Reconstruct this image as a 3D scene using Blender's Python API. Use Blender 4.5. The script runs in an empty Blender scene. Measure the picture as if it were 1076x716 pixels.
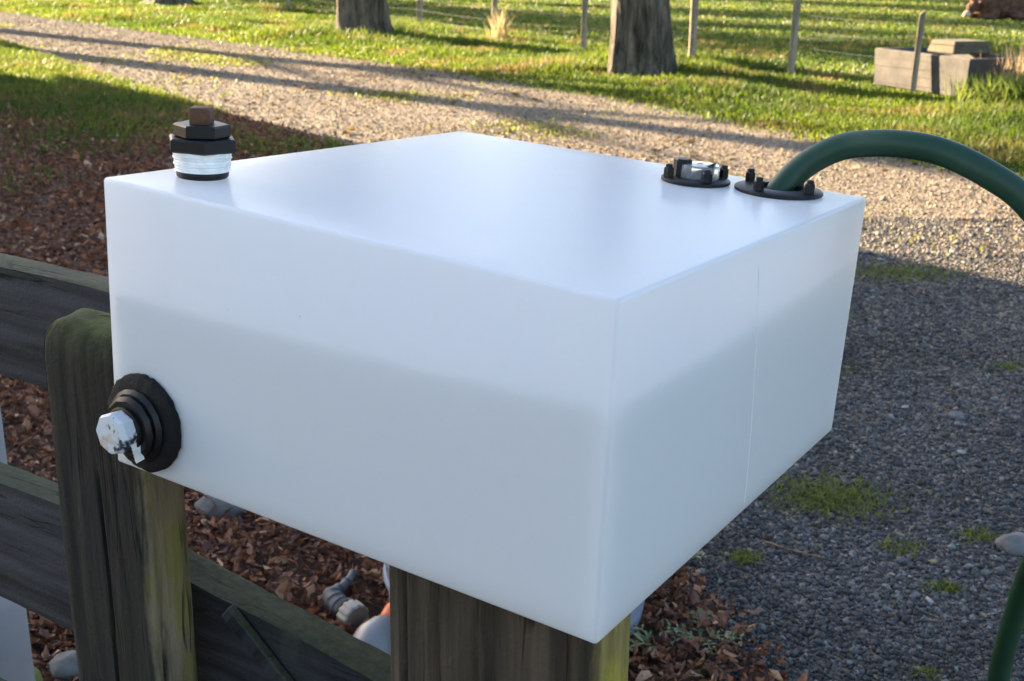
import bpy, bmesh, math, random
import numpy as np
from mathutils import Matrix, Vector, noise as mnoise

R = math.radians
rnd = random.Random(7)
rng = np.random.default_rng(11)
scene = bpy.context.scene
C = scene.collection

# ------------------------------------------------------------------ camera
CAM_H = 1.58
cam_d = bpy.data.cameras.new('camera')
cam = bpy.data.objects.new('camera', cam_d)
C.objects.link(cam)
pitch, roll = -0.3109, R(0.7)
fw = Vector((0, math.cos(pitch), math.sin(pitch)))
rt0 = Vector((1, 0, 0))
up0 = rt0.cross(fw)
rt = math.cos(roll) * rt0 + math.sin(roll) * up0
up = -math.sin(roll) * rt0 + math.cos(roll) * up0
cam.matrix_world = Matrix(((rt.x, up.x, -fw.x, 0), (rt.y, up.y, -fw.y, 0), (rt.z, up.z, -fw.z, CAM_H), (0, 0, 0, 1)))
cam_d.sensor_width = 36
cam_d.lens = 41.92
cam_d.clip_start = 0.02
cam_d.clip_end = 2000
cam_d.dof.use_dof = True
cam_d.dof.focus_distance = 1.25
cam_d.dof.aperture_fstop = 15
scene.camera = cam

# ------------------------------------------------------------------ sky, sun, exposure
SUN_AZ, SUN_EL = R(48), R(16)      # sun ahead and to the left, low
world = bpy.data.worlds.new('World')
scene.world = world
world.use_nodes = True
wn = world.node_tree
sky = wn.nodes.new('ShaderNodeTexSky')
sky.sky_type = 'NISHITA'
sky.sun_disc = False
sky.sun_elevation = SUN_EL
sky.sun_rotation = -SUN_AZ
sky.air_density = 1.0
sky.dust_density = 1.8
sky.ozone_density = 1.0
bg = wn.nodes['Background']
bg.inputs['Strength'].default_value = 0.055
tint = wn.nodes.new('ShaderNodeMix')
tint.data_type = 'RGBA'
tint.blend_type = 'MULTIPLY'
tint.inputs[0].default_value = 1.0
tint.inputs[7].default_value = (1.0, 0.975, 1.02, 1)
wn.links.new(sky.outputs[0], tint.inputs[6])
wn.links.new(tint.outputs[2], bg.inputs['Color'])
sun_d = bpy.data.lights.new('sun', 'SUN')
sun_d.energy = 5.0
sun_d.angle = R(0.5)
sun_d.color = (1.0, 0.77, 0.50)
sun = bpy.data.objects.new('sun', sun_d)
C.objects.link(sun)
sdir = Vector((-math.sin(SUN_AZ) * math.cos(SUN_EL), math.cos(SUN_AZ) * math.cos(SUN_EL), math.sin(SUN_EL)))
sun.rotation_euler = sdir.to_track_quat('Z', 'Y').to_euler()
sun.location = (-20, 20, 12)
vs = scene.view_settings
vs.view_transform = 'Standard'
vs.look = 'None'
vs.gamma = 1
vs.use_curve_mapping = False
vs.exposure = 3.34
scene.cycles.use_denoising = True
scene.cycles.max_bounces = 12
scene.cycles.diffuse_bounces = 6
scene.cycles.transmission_bounces = 10
scene.cycles.transparent_max_bounces = 8
scene.cycles.sample_clamp_indirect = 8

# ------------------------------------------------------------------ helpers
def link(o, parent=None):
    C.objects.link(o)
    if parent is not None:
        o.parent = parent
    return o

def tag(o, label=None, cat=None, group=None, kind=None):
    if label: o['label'] = label
    if cat: o['category'] = cat
    if group: o['group'] = group
    if kind: o['kind'] = kind
    return o

def empty(name, loc=(0, 0, 0), rotz=0.0):
    o = bpy.data.objects.new(name, None)
    o.empty_display_size = 0.05
    o.location = loc
    o.rotation_euler = (0, 0, rotz)
    return link(o)

def obj(name, bm, mat, parent=None, smooth=True, loc=None, angle=40):
    me = bpy.data.meshes.new(name)
    bmesh.ops.recalc_face_normals(bm, faces=bm.faces)
    bm.to_mesh(me)
    bm.free()
    mats = mat if isinstance(mat, (list, tuple)) else [mat]
    for m in mats:
        me.materials.append(m)
    if smooth:
        me.shade_smooth()
        me.set_sharp_from_angle(angle=R(angle))
    o = bpy.data.objects.new(name, me)
    if loc is not None: o.location = loc
    return link(o, parent)

def np_mesh(name, verts, tris, mat, cols=None, smooth=False):
    me = bpy.data.meshes.new(name)
    verts = np.asarray(verts, dtype=np.float32)
    tris = np.asarray(tris, dtype=np.int32)
    me.vertices.add(len(verts))
    me.vertices.foreach_set('co', verts.ravel())
    n = len(tris)
    me.loops.add(n * 3)
    me.loops.foreach_set('vertex_index', tris.ravel())
    me.polygons.add(n)
    me.polygons.foreach_set('loop_start', np.arange(0, n * 3, 3, dtype=np.int32))
    me.polygons.foreach_set('loop_total', np.full(n, 3, dtype=np.int32))
    if smooth:
        me.polygons.foreach_set('use_smooth', np.ones(n, dtype=bool))
    me.update(calc_edges=True)
    if cols is not None:
        a = me.attributes.new('col', 'FLOAT_COLOR', 'POINT')
        cc = np.ones((len(verts), 4), dtype=np.float32)
        cc[:, :3] = cols
        a.data.foreach_set('color', cc.ravel())
    me.materials.append(mat)
    return me

def add_box(bm, lo, hi, bevel=0.0, seg=2, M=None):
    x0, y0, z0 = lo; x1, y1, z1 = hi
    vs_ = [bm.verts.new(p) for p in ((x0,y0,z0),(x1,y0,z0),(x1,y1,z0),(x0,y1,z0),(x0,y0,z1),(x1,y0,z1),(x1,y1,z1),(x0,y1,z1))]
    fs = [bm.faces.new([vs_[i] for i in f]) for f in ((0,3,2,1),(4,5,6,7),(0,1,5,4),(1,2,6,5),(2,3,7,6),(3,0,4,7))]
    if bevel:
        es = {e for f in fs for e in f.edges}
        r = bmesh.ops.bevel(bm, geom=list(es), offset=bevel, segments=seg, affect='EDGES', profile=0.5)
        vs_ = list({v for f in r['faces'] for v in f.verts} | {v for v in vs_ if v.is_valid})
    if M is not None:
        bmesh.ops.transform(bm, matrix=M, verts=[v for v in vs_ if v.is_valid])
    return vs_

def add_lathe(bm, prof, n=32, M=None, cap0=True, cap1=True, rot0=0.0):
    """prof: list of (radius, z)"""
    rings = []
    for r, z in prof:
        ring = []
        for i in range(n):
            a = rot0 + 2 * math.pi * i / n
            ring.append(bm.verts.new((r * math.cos(a), r * math.sin(a), z)))
        rings.append(ring)
    for a, b in zip(rings, rings[1:]):
        for i in range(n):
            j = (i + 1) % n
            bm.faces.new((a[i], a[j], b[j], b[i]))
    if cap0: bm.faces.new(list(reversed(rings[0])))
    if cap1: bm.faces.new(rings[-1])
    vs_ = [v for r in rings for v in r]
    if M is not None:
        bmesh.ops.transform(bm, matrix=M, verts=vs_)
    return vs_

def catmull(pts, n=12):
    P = [Vector(p) for p in pts]
    P = [P[0] * 2 - P[1]] + P + [P[-1] * 2 - P[-2]]
    out = []
    for i in range(1, len(P) - 2):
        p0, p1, p2, p3 = P[i-1], P[i], P[i+1], P[i+2]
        for k in range(n):
            t = k / n
            out.append(0.5 * ((2*p1) + (p2-p0)*t + (2*p0-5*p1+4*p2-p3)*t*t + (3*p1-p0-3*p2+p3)*t**3))
    out.append(P[-2])
    return out

def add_tube(bm, pts, rad, n=10, cap=True, wob=0.0, seed=0):
    pts = [Vector(p) for p in pts]
    rad = rad if isinstance(rad, (list, tuple)) else [rad] * len(pts)
    prev = None
    rings = []
    for i, p in enumerate(pts):
        d = (pts[min(i+1, len(pts)-1)] - pts[max(i-1, 0)]).normalized()
        if prev is None:
            a = Vector((0, 0, 1)) if abs(d.z) < .9 else Vector((1, 0, 0))
            x = d.cross(a).normalized()
        else:
            x = (prev - d * prev.dot(d)).normalized()
        prev = x
        y = d.cross(x)
        ring = []
        for k in range(n):
            t = 2 * math.pi * k / n
            r = rad[i]
            if wob:
                r *= 1 + wob * mnoise.noise(Vector((math.cos(t)*1.7 + seed, math.sin(t)*1.7, i * .35 + seed)))
            ring.append(bm.verts.new(p + x * r * math.cos(t) + y * r * math.sin(t)))
        rings.append(ring)
    for a, b in zip(rings, rings[1:]):
        for k in range(n):
            j = (k + 1) % n
            bm.faces.new((a[k], a[j], b[j], b[k]))
    if cap:
        bm.faces.new(list(reversed(rings[0]))); bm.faces.new(rings[-1])

# ------------------------------------------------------------------ materials
def mat_new(name):
    m = bpy.data.materials.new(name)
    m.use_nodes = True
    nt = m.node_tree
    return m, nt, nt.nodes['Principled BSDF'], nt.nodes['Material Output']

def noise_node(nt, vec, scale, detail=6, rough=.6):
    n = nt.nodes.new('ShaderNodeTexNoise')
    n.inputs['Scale'].default_value = scale
    n.inputs['Detail'].default_value = detail
    n.inputs['Roughness'].default_value = rough
    nt.links.new(vec, n.inputs['Vector'])
    return n.outputs['Fac']

def ramp_node(nt, fac, stops):
    r = nt.nodes.new('ShaderNodeValToRGB')
    els = r.color_ramp.elements
    while len(els) < len(stops): els.new(.5)
    for e, (p, c) in zip(els, stops):
        e.position = p
        e.color = (*c, 1) if len(c) == 3 else c
    nt.links.new(fac, r.inputs['Fac'])
    return r.outputs['Color']

def mix_node(nt, fac, a, b, mode='MIX'):
    m = nt.nodes.new('ShaderNodeMix')
    m.data_type = 'RGBA'; m.blend_type = mode
    if hasattr(fac, 'links') or not isinstance(fac, (int, float)): nt.links.new(fac, m.inputs[0])
    else: m.inputs[0].default_value = fac
    for s, k in ((a, 6), (b, 7)):
        if isinstance(s, tuple): m.inputs[k].default_value = (*s, 1)
        else: nt.links.new(s, m.inputs[k])
    return m.outputs[2]

def math_node(nt, op, a, b=None, clamp=False):
    m = nt.nodes.new('ShaderNodeMath'); m.operation = op; m.use_clamp = clamp
    for s, k in ((a, 0), (b, 1)):
        if s is None: continue
        if isinstance(s, (int, float)): m.inputs[k].default_value = s
        else: nt.links.new(s, m.inputs[k])
    return m.outputs[0]

def bump_node(nt, height, strength, dist, bsdf):
    b = nt.nodes.new('ShaderNodeBump')
    b.inputs['Strength'].default_value = strength
    b.inputs['Distance'].default_value = dist
    nt.links.new(height, b.inputs['Height'])
    nt.links.new(b.outputs[0], bsdf.inputs['Normal'])

def coords(nt, which='Object', scale=None):
    t = nt.nodes.new('ShaderNodeTexCoord')
    v = t.outputs[which]
    if scale:
        m = nt.nodes.new('ShaderNodeMapping')
        m.inputs['Scale'].default_value = scale
        nt.links.new(v, m.inputs['Vector'])
        v = m.outputs[0]
    return v

def position(nt):
    return nt.nodes.new('ShaderNodeNewGeometry').outputs['Position']

def basic(name, c1, c2, scale=20, rough=.5, bump=.0, bdist=.002, metal=0, spec=.5, which='Object'):
    m, nt, b, out = mat_new(name)
    v = coords(nt, which)
    f = noise_node(nt, v, scale)
    nt.links.new(ramp_node(nt, f, [(.3, c1), (.7, c2)]), b.inputs['Base Color'])
    b.inputs['Roughness'].default_value = rough
    b.inputs['Metallic'].default_value = metal
    b.inputs['Specular IOR Level'].default_value = spec
    if bump: bump_node(nt, noise_node(nt, v, scale * 3), bump, bdist, b)
    return m

def attr_mat(name, rough=.8, transl=0.0, spec=.3, mul=(1, 1, 1), noise=None):
    m, nt, b, out = mat_new(name)
    a = nt.nodes.new('ShaderNodeAttribute'); a.attribute_name = 'col'
    col = a.outputs['Color']
    if noise:
        f = noise_node(nt, position(nt), noise)
        col = mix_node(nt, 1.0, col, ramp_node(nt, f, [(.3, (.6, .6, .6)), (.7, (1.25, 1.25, 1.25))]), 'MULTIPLY')
    nt.links.new(col, b.inputs['Base Color'])
    b.inputs['Roughness'].default_value = rough
    b.inputs['Specular IOR Level'].default_value = spec
    if transl:
        t = nt.nodes.new('ShaderNodeBsdfTranslucent')
        nt.links.new(col, t.inputs['Color'])
        mx = nt.nodes.new('ShaderNodeMixShader'); mx.inputs[0].default_value = transl
        nt.links.new(b.outputs[0], mx.inputs[1]); nt.links.new(t.outputs[0], mx.inputs[2])
        nt.links.new(mx.outputs[0], out.inputs['Surface'])
    return m

def wood(name, dark, light, moss, moss_amt=.5, axis='z', grain=60, lichen=None, bdist=.004, side=None):
    m, nt, b, out = mat_new(name)
    sc = {'z': (1, 1, .06 if bdist < .02 else .16), 'x': (.06, 1, 1)}[axis]
    v = coords(nt, 'Object', sc)
    vo = coords(nt, 'Object')
    g = noise_node(nt, v, grain, 8, .7)
    g2 = noise_node(nt, v, grain * .25, 4, .6)
    col = ramp_node(nt, g, [(.40, dark), (.61, light)])
    col = mix_node(nt, .5, col, ramp_node(nt, g2, [(.42, tuple(c * .5 for c in dark)), (.60, light)]))
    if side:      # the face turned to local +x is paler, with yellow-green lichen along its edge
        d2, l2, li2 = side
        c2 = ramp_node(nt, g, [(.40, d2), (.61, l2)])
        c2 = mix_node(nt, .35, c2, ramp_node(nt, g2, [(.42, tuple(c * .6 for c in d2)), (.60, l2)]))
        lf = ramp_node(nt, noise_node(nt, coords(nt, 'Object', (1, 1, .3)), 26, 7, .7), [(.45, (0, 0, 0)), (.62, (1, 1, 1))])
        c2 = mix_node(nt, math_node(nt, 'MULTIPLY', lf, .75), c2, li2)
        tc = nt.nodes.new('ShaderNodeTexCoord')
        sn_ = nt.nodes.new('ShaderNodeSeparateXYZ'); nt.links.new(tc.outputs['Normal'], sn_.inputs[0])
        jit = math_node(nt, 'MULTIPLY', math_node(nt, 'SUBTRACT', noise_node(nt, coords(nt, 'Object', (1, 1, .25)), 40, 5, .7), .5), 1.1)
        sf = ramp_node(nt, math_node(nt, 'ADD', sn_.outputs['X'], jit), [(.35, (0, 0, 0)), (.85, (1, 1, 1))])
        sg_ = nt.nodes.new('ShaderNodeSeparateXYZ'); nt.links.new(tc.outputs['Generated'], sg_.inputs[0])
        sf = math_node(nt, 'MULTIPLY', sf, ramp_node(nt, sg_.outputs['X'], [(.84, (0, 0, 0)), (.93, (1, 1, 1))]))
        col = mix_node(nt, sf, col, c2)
    ck = noise_node(nt, v, grain * .55, 3, .55)
    ckd = math_node(nt, 'ABSOLUTE', math_node(nt, 'SUBTRACT', ck, .5))
    ckm = ramp_node(nt, ckd, [(.004, (1, 1, 1)), (.016, (0, 0, 0))])
    gate = ramp_node(nt, noise_node(nt, vo, 7, 3), [(.45, (0, 0, 0)), (.6, (1, 1, 1))])
    ckm = math_node(nt, 'MULTIPLY', ckm, gate)
    col = mix_node(nt, math_node(nt, 'MULTIPLY', ckm, .75), col, tuple(c * .25 for c in dark))
    # moss and lichen grow on faces turned up, and in patches
    geo = nt.nodes.new('ShaderNodeNewGeometry')
    sx = nt.nodes.new('ShaderNodeSeparateXYZ'); nt.links.new(geo.outputs['Normal'], sx.inputs[0])
    upf = math_node(nt, 'MULTIPLY', sx.outputs['Z'], 1.0, True)
    mp = noise_node(nt, vo, 9, 8, .7)
    pat = ramp_node(nt, mp, [(.42, (0, 0, 0)), (.62, (1, 1, 1))])
    up2 = math_node(nt, 'MULTIPLY', upf, .85)
    pm = math_node(nt, 'MULTIPLY', pat, moss_amt)
    fac = math_node(nt, 'ADD', up2, pm, True)
    fac = math_node(nt, 'MULTIPLY', fac, ramp_node(nt, noise_node(nt, vo, 70, 5), [(.25, (.25,)*3), (.6, (1,)*3)]))
    mcol = mix_node(nt, noise_node(nt, vo, 110, 4), tuple(c * .5 for c in moss), moss)
    col = mix_node(nt, fac, col, mcol)
    if lichen:
        lp = ramp_node(nt, noise_node(nt, coords(nt, 'Object', (1, 1, .35)), 22, 6, .65), [(.4, (0, 0, 0)), (.6, (1, 1, 1))])
        col = mix_node(nt, math_node(nt, 'MULTIPLY', lp, .8), col, lichen)
    nt.links.new(col, b.inputs['Base Color'])
    b.inputs['Roughness'].default_value = .88
    b.inputs['Specular IOR Level'].default_value = .25
    h = math_node(nt, 'ADD', g, math_node(nt, 'MULTIPLY', noise_node(nt, vo, 160, 3), .5))
    h = math_node(nt, 'SUBTRACT', h, ckm)
    bump_node(nt, h, .8, bdist, b)
    return m

M = {}
M['black'] = basic('black_plastic', (.004, .004, .0045), (.008, .008, .009), 60, .45, .15, .0006, 0, .3)
M['black_rough'] = basic('black_sealant', (.004, .004, .004), (.010, .009, .009), 120, .8, .8, .002, 0, .25)
M['tape'] = basic('white_thread_tape', (.62, .61, .58), (.84, .83, .81), 90, .5, .5, .0012)
M['rust'] = basic('rusty_steel', (.03, .014, .008), (.12, .052, .025), 70, .8, .6, .0015)
M['hose'] = basic('green_hose', (.006, .032, .016), (.010, .043, .023), 14, .45, .08, .0005, 0, .35)
M['concrete'] = basic('old_concrete', (.030, .028, .026), (.085, .075, .064), 4, .9, .6, .01)
M['stone'] = basic('pale_stone', (.08, .08, .078), (.15, .15, .145), 14, .85, .5, .004)
M['white_paint'] = basic('white_paint', (.27, .28, .30), (.36, .365, .375), 6, .45, .1, .001)
M['tub'] = basic('blue_grey_plastic', (.16, .19, .26), (.22, .25, .33), 9, .4, .05, .001)
M['grey_blue'] = basic('worn_grey_plastic', (.018, .021, .029), (.06, .066, .08), 60, .55, .3, .001)
M['cream'] = basic('cream_plastic', (.19, .175, .15), (.29, .27, .235), 40, .5, .1, .001)
M['bottle'] = basic('milky_plastic', (.15, .152, .16), (.20, .202, .205), 12, .35, .05, .001)
M['orange'] = basic('orange_plastic', (.62, .10, .012), (.70, .13, .018), 12, .4)
M['twig'] = basic('dry_twig', (.12, .07, .035), (.26, .17, .085), 60, .85, .5, .001)
M['wire'] = basic('galvanised_wire', (.025, .025, .024), (.05, .05, .048), 30, .8, 0, 0, 0)
M['paddock_post'] = wood('weathered_batten', (.16, .13, .09), (.34, .29, .21), (.10, .13, .03), .25, 'z', 30)
M['bark'] = wood('tree_bark', (.035, .028, .021), (.26, .21, .155), (.09, .10, .04), .25, 'z', 16, None, .07)
M['fur'] = basic('brown_fur', (.035, .016, .009), (.16, .072, .036), 9, .9, 1.0, .03)
M['muzzle'] = basic('pale_muzzle', (.42, .30, .21), (.58, .44, .32), 9, .8)
M['post_dark'] = wood('dark_weathered_post', (.007, .0065, .0058), (.030, .027, .023), (.065, .09, .016), .13, 'z', 45, side=((.05, .04, .026), (.22, .175, .115), (.15, .14, .025)))
M['post_brown'] = wood('brown_gate_post', (.02, .016, .012), (.085, .066, .048), (.06, .06, .02), .12, 'z', 40, side=((.12, .095, .03), (.28, .23, .08), (.33, .29, .014)))
M['rail'] = wood('weathered_rail', (.010, .011, .014), (.048, .048, .054), (.075, .085, .042), .10, 'x', 40)

# gravel, soil, grass grounds
def ground_mat():
    m, nt, b, out = mat_new('paddock_turf')
    p = position(nt)
    n1 = noise_node(nt, p, .6, 8, .65)
    n2 = noise_node(nt, p, 9, 6, .7)
    n3 = noise_node(nt, p, 60, 4, .7)
    col = ramp_node(nt, n1, [(.32, (.075, .085, .018)), (.5, (.085, .12, .02)), (.68, (.12, .15, .03))])
    dirt = ramp_node(nt, n2, [(.55, (0, 0, 0)), (.72, (1, 1, 1))])
    col = mix_node(nt, math_node(nt, 'MULTIPLY', dirt, .6), col, (.14, .09, .05))
    col = mix_node(nt, 1.0, col, ramp_node(nt, n3, [(.25, (.45,)*3), (.75, (1.3,)*3)]), 'MULTIPLY')
    nt.links.new(col, b.inputs['Base Color'])
    b.inputs['Roughness'].default_value = .95
    b.inputs['Specular IOR Level'].default_value = .1
    bump_node(nt, n3, 1.0, .06, b)
    return m

def gravel_mat():
    m, nt, b, out = mat_new('driveway_gravel')
    p = position(nt)
    vo = nt.nodes.new('ShaderNodeTexVoronoi'); vo.inputs['Scale'].default_value = 70
    nt.links.new(p, vo.inputs['Vector'])
    sep = nt.nodes.new('ShaderNodeSeparateColor'); nt.links.new(vo.outputs['Color'], sep.inputs[0])
    col = ramp_node(nt, sep.outputs[0], [(0, (.10, .083, .062)), (.5, (.17, .141, .105)), (.85, (.24, .20, .15)), (1, (.32, .27, .205))])
    n1 = noise_node(nt, p, .5, 6, .6)
    n2 = noise_node(nt, p, 6, 6, .7)
    col = mix_node(nt, 1.0, col, ramp_node(nt, n1, [(.35, (.8, .78, .74)), (.65, (1.15, 1.13, 1.1))]), 'MULTIPLY')
    leafy = ramp_node(nt, n2, [(.56, (0, 0, 0)), (.74, (1, 1, 1))])
    col = mix_node(nt, math_node(nt, 'MULTIPLY', leafy, .55), col, (.21, .145, .085))
    nt.links.new(col, b.inputs['Base Color'])
    b.inputs['Roughness'].default_value = .9
    b.inputs['Specular IOR Level'].default_value = .2
    h = math_node(nt, 'SUBTRACT', 1.0, vo.outputs['Distance'])
    h = math_node(nt, 'ADD', h, math_node(nt, 'MULTIPLY', noise_node(nt, p, 14, 5), 2.0))
    bump_node(nt, h, .9, .012, b)
    return m

M['ground'] = ground_mat()
M['gravel'] = gravel_mat()
M['soil'] = basic('leaf_mould', (.05, .026, .018), (.12, .06, .04), 40, .95, 1.0, .02, which='Object')
M['leaf'] = attr_mat('dead_leaf', .75, .15, .3, noise=90)
M['grass'] = attr_mat('grass_blade', .55, .55, .35)
M['chip'] = attr_mat('gravel_chip', .85, 0, .25, noise=220)
M['foliage'] = attr_mat('tree_leaf', .6, .35, .3)

def leaf_solid():
    m, nt, b, out = mat_new('dead_leaf_single')
    oi = nt.nodes.new('ShaderNodeObjectInfo')
    col = ramp_node(nt, oi.outputs['Random'], [(0, (.085, .034, .018)), (.5, (.20, .080, .040)), (.85, (.34, .145, .07)), (1, (.50, .29, .15))])
    f = noise_node(nt, coords(nt), 120)
    col = mix_node(nt, 1.0, col, ramp_node(nt, f, [(.3, (.6,)*3), (.7, (1.25,)*3)]), 'MULTIPLY')
    nt.links.new(col, b.inputs['Base Color'])
    b.inputs['Roughness'].default_value = .75
    return m
M['leaf_single'] = leaf_solid()

def poly_material_tank():
    m, nt, b, out = mat_new('milky_polyethylene')
    v = coords(nt)
    f = noise_node(nt, v, 7, 4)
    col = ramp_node(nt, f, [(.3, (.835, .84, .845)), (.7, (.85, .855, .86))])
    sp = ramp_node(nt, noise_node(nt, v, 95, 2, .5), [(.80, (0, 0, 0)), (.81, (1, 1, 1))])
    du = ramp_node(nt, noise_node(nt, v, 16, 8, .75), [(.55, (0, 0, 0)), (.80, (1, 1, 1))])
    col = mix_node(nt, math_node(nt, 'MULTIPLY', du, .10), col, (.50, .46, .40))
    col = mix_node(nt, math_node(nt, 'MULTIPLY', sp, .6), col, (.16, .13, .10))
    nt.links.new(col, b.inputs['Base Color'])
    b.inputs['Specular IOR Level'].default_value = .75
    nt.links.new(math_node(nt, 'ADD', math_node(nt, 'MULTIPLY', noise_node(nt, v, 30, 5), .10), .20), b.inputs['Roughness'])
    t = nt.nodes.new('ShaderNodeBsdfTranslucent'); t.inputs['Color'].default_value = (.86, .87, .88, 1)
    mx = nt.nodes.new('ShaderNodeMixShader'); mx.inputs[0].default_value = .55
    nt.links.new(b.outputs[0], mx.inputs[1]); nt.links.new(t.outputs[0], mx.inputs[2])
    nt.links.new(mx.outputs[0], out.inputs['Surface'])
    return m
M['poly'] = poly_material_tank()
M['water'] = basic('tank_water', (.54, .605, .64), (.56, .625, .66), 3, .25)
M['seam'] = basic('plastic_weld', (.72, .74, .76), (.76, .78, .80), 30, .35)
m, nt, b, out = mat_new('clear_plastic')
b.inputs['Base Color'].default_value = (.9, .92, .93, 1)
b.inputs['Transmission Weight'].default_value = .9
b.inputs['Roughness'].default_value = .12
b.inputs['IOR'].default_value = 1.3
M['clear'] = m
def smudge():
    m, nt, b, out = mat_new('smeared_white_plug')
    v = coords(nt)
    w1 = ramp_node(nt, noise_node(nt, v, 40, 5, .6), [(.55, (0, 0, 0)), (.60, (1, 1, 1))])
    w2 = ramp_node(nt, noise_node(nt, v, 26, 3), [(.5, (0, 0, 0)), (.6, (1, 1, 1))])
    col = mix_node(nt, w2, (.50, .52, .55), (.40, .29, .17))
    col = mix_node(nt, w1, col, (.02, .025, .04))
    nt.links.new(col, b.inputs['Base Color'])
    b.inputs['Roughness'].default_value = .45
    return m
M['smudge'] = smudge()

# ------------------------------------------------------------------ layout lines (metres, camera stands at 0,0)
FAR = [(-60, 88), (-30, 53), (-14.2, 34.0), (-4.0, 21.4), (-.55, 17.0), (1.7, 13.6), (3.57, 9.7), (5.2, 5.8), (6.4, 2.0), (7.5, -6)]
NEAR = [(-62, 78), (-30, 42.0), (-9.6, 22.4), (-6.6, 17.7), (-4.4, 14.3), (-1.6, 10.4), (-.55, 7.6), (-.05, 5.0), (.30, 3.2), (.50, 2.5), (.75, 1.0), (1.2, -6)]
def interp_y(line, y):
    L = sorted((b_, a_) for a_, b_ in line)
    return np.interp(y, [q[0] for q in L], [q[1] for q in L])
FENCE_A, FENCE_B = np.array([-2.2, 28.3]), np.array([5.55, 15.0])
def fence_x(y):
    return FENCE_A[0] + (y - FENCE_A[1]) * (FENCE_B[0] - FENCE_A[0]) / (FENCE_B[1] - FENCE_A[1])

def sheet(name, z, left, right, mat, ys, wob=.12, seed=0, nx=14):
    bm = bmesh.new()
    rows = []
    for y in ys:
        xl = float(left(y)) + wob * mnoise.noise(Vector((y * 1.1, seed, 0))) * 2
        xr = float(right(y)) + wob * mnoise.noise(Vector((y * 1.1, seed + 9, 0))) * 2
        rows.append([bm.verts.new((xl + (xr - xl) * i / nx, y, z)) for i in range(nx + 1)])
    for a, b in zip(rows, rows[1:]):
        for i in range(nx):
            bm.faces.new((a[i], a[i+1], b[i+1], b[i]))
    o = obj(name, bm, mat, smooth=False)
    return tag(o, kind='structure')

bm = bmesh.new()
S_ = 900
vs_ = [bm.verts.new(p) for p in ((-S_, -S_, 0), (S_, -S_, 0), (S_, S_, 0), (-S_, S_, 0))]
bm.faces.new(vs_)
tag(obj('ground', bm, M['ground'], smooth=False), kind='structure')
ys = list(np.concatenate([np.arange(-6, 30, .25), np.arange(30, 80, 2)]))
sheet('driveway', .004, lambda y: interp_y(NEAR, y), lambda y: interp_y(FAR, y), M['gravel'], ys, .12, 3)
ysl = list(np.arange(-6, 13.2, .25))
sheet('leaf_bed', .008, lambda y: -9.0, lambda y: interp_y(NEAR, y) + .03, M['soil'], ysl, .14, 5)

# ------------------------------------------------------------------ the neighbouring house off to the left (its shadow covers the yard)
def house():
    # local frame: x along the house away from the camera, y across it to the left
    ang = math.atan2(.782, -.623) + R(2.4)
    t = tag(empty('house', (2.64 - .623 * 14.0 - .782 * 2.36, 5.95 + .782 * 14.0 - .623 * 2.36, 0), ang),
            'white weatherboard house with gabled roof left of the driveway', 'house')
    L, Wd, E_, Rg = 12.5, 10.6, 4.1, 6.9
    bm = bmesh.new()
    ov = .45
    y0, y1 = ov, Wd - ov
    prof = [(y0, 0), (y1, 0), (y1, E_), (Wd / 2, Rg - .12), (y0, E_)]
    a = [bm.verts.new((.1, p, q)) for p, q in prof]; b = [bm.verts.new((L - .1, p, q)) for p, q in prof]
    bm.faces.new(a); bm.faces.new(list(reversed(b)))
    for i in range(5):
        j = (i + 1) % 5
        bm.faces.new((a[i], b[i], b[j], a[j]))
    obj('wall', bm, M['white_paint'], t, False)
    roofm = basic('dark_roofing', (.05, .05, .055), (.09, .09, .095), 6, .6)
    for s in (0, 1):
        bm = bmesh.new()
        ya = 0 if s == 0 else Wd
        pts = [(-.25, ya, E_ - .05), (L + .25, ya, E_ - .05), (L + .25, Wd / 2, Rg), (-.25, Wd / 2, Rg)]
        lo = [bm.verts.new(p) for p in pts]; hi = [bm.verts.new((p[0], p[1], p[2] + .09)) for p in pts]
        bm.faces.new(lo); bm.faces.new(hi)
        for i in range(4):
            bm.faces.new((lo[i], lo[(i+1) % 4], hi[(i+1) % 4], hi[i]))
        obj('roof', bm, roofm, t, False)
    glass = basic('window_glass', (.02, .025, .03), (.03, .035, .04), 3, .08)
    for yy in (3.0, 7.6):
        bm = bmesh.new(); add_box(bm, (.03, yy - .75, .9), (.12, yy + .75, 2.2), .01, 1)
        wdw = obj('window', bm, M['white_paint'], t, False)
        bm = bmesh.new(); add_box(bm, (.015, yy - .66, .99), (.06, yy + .66, 2.11))
        obj('pane', bm, glass, wdw, False)
    return t
house()

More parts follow.
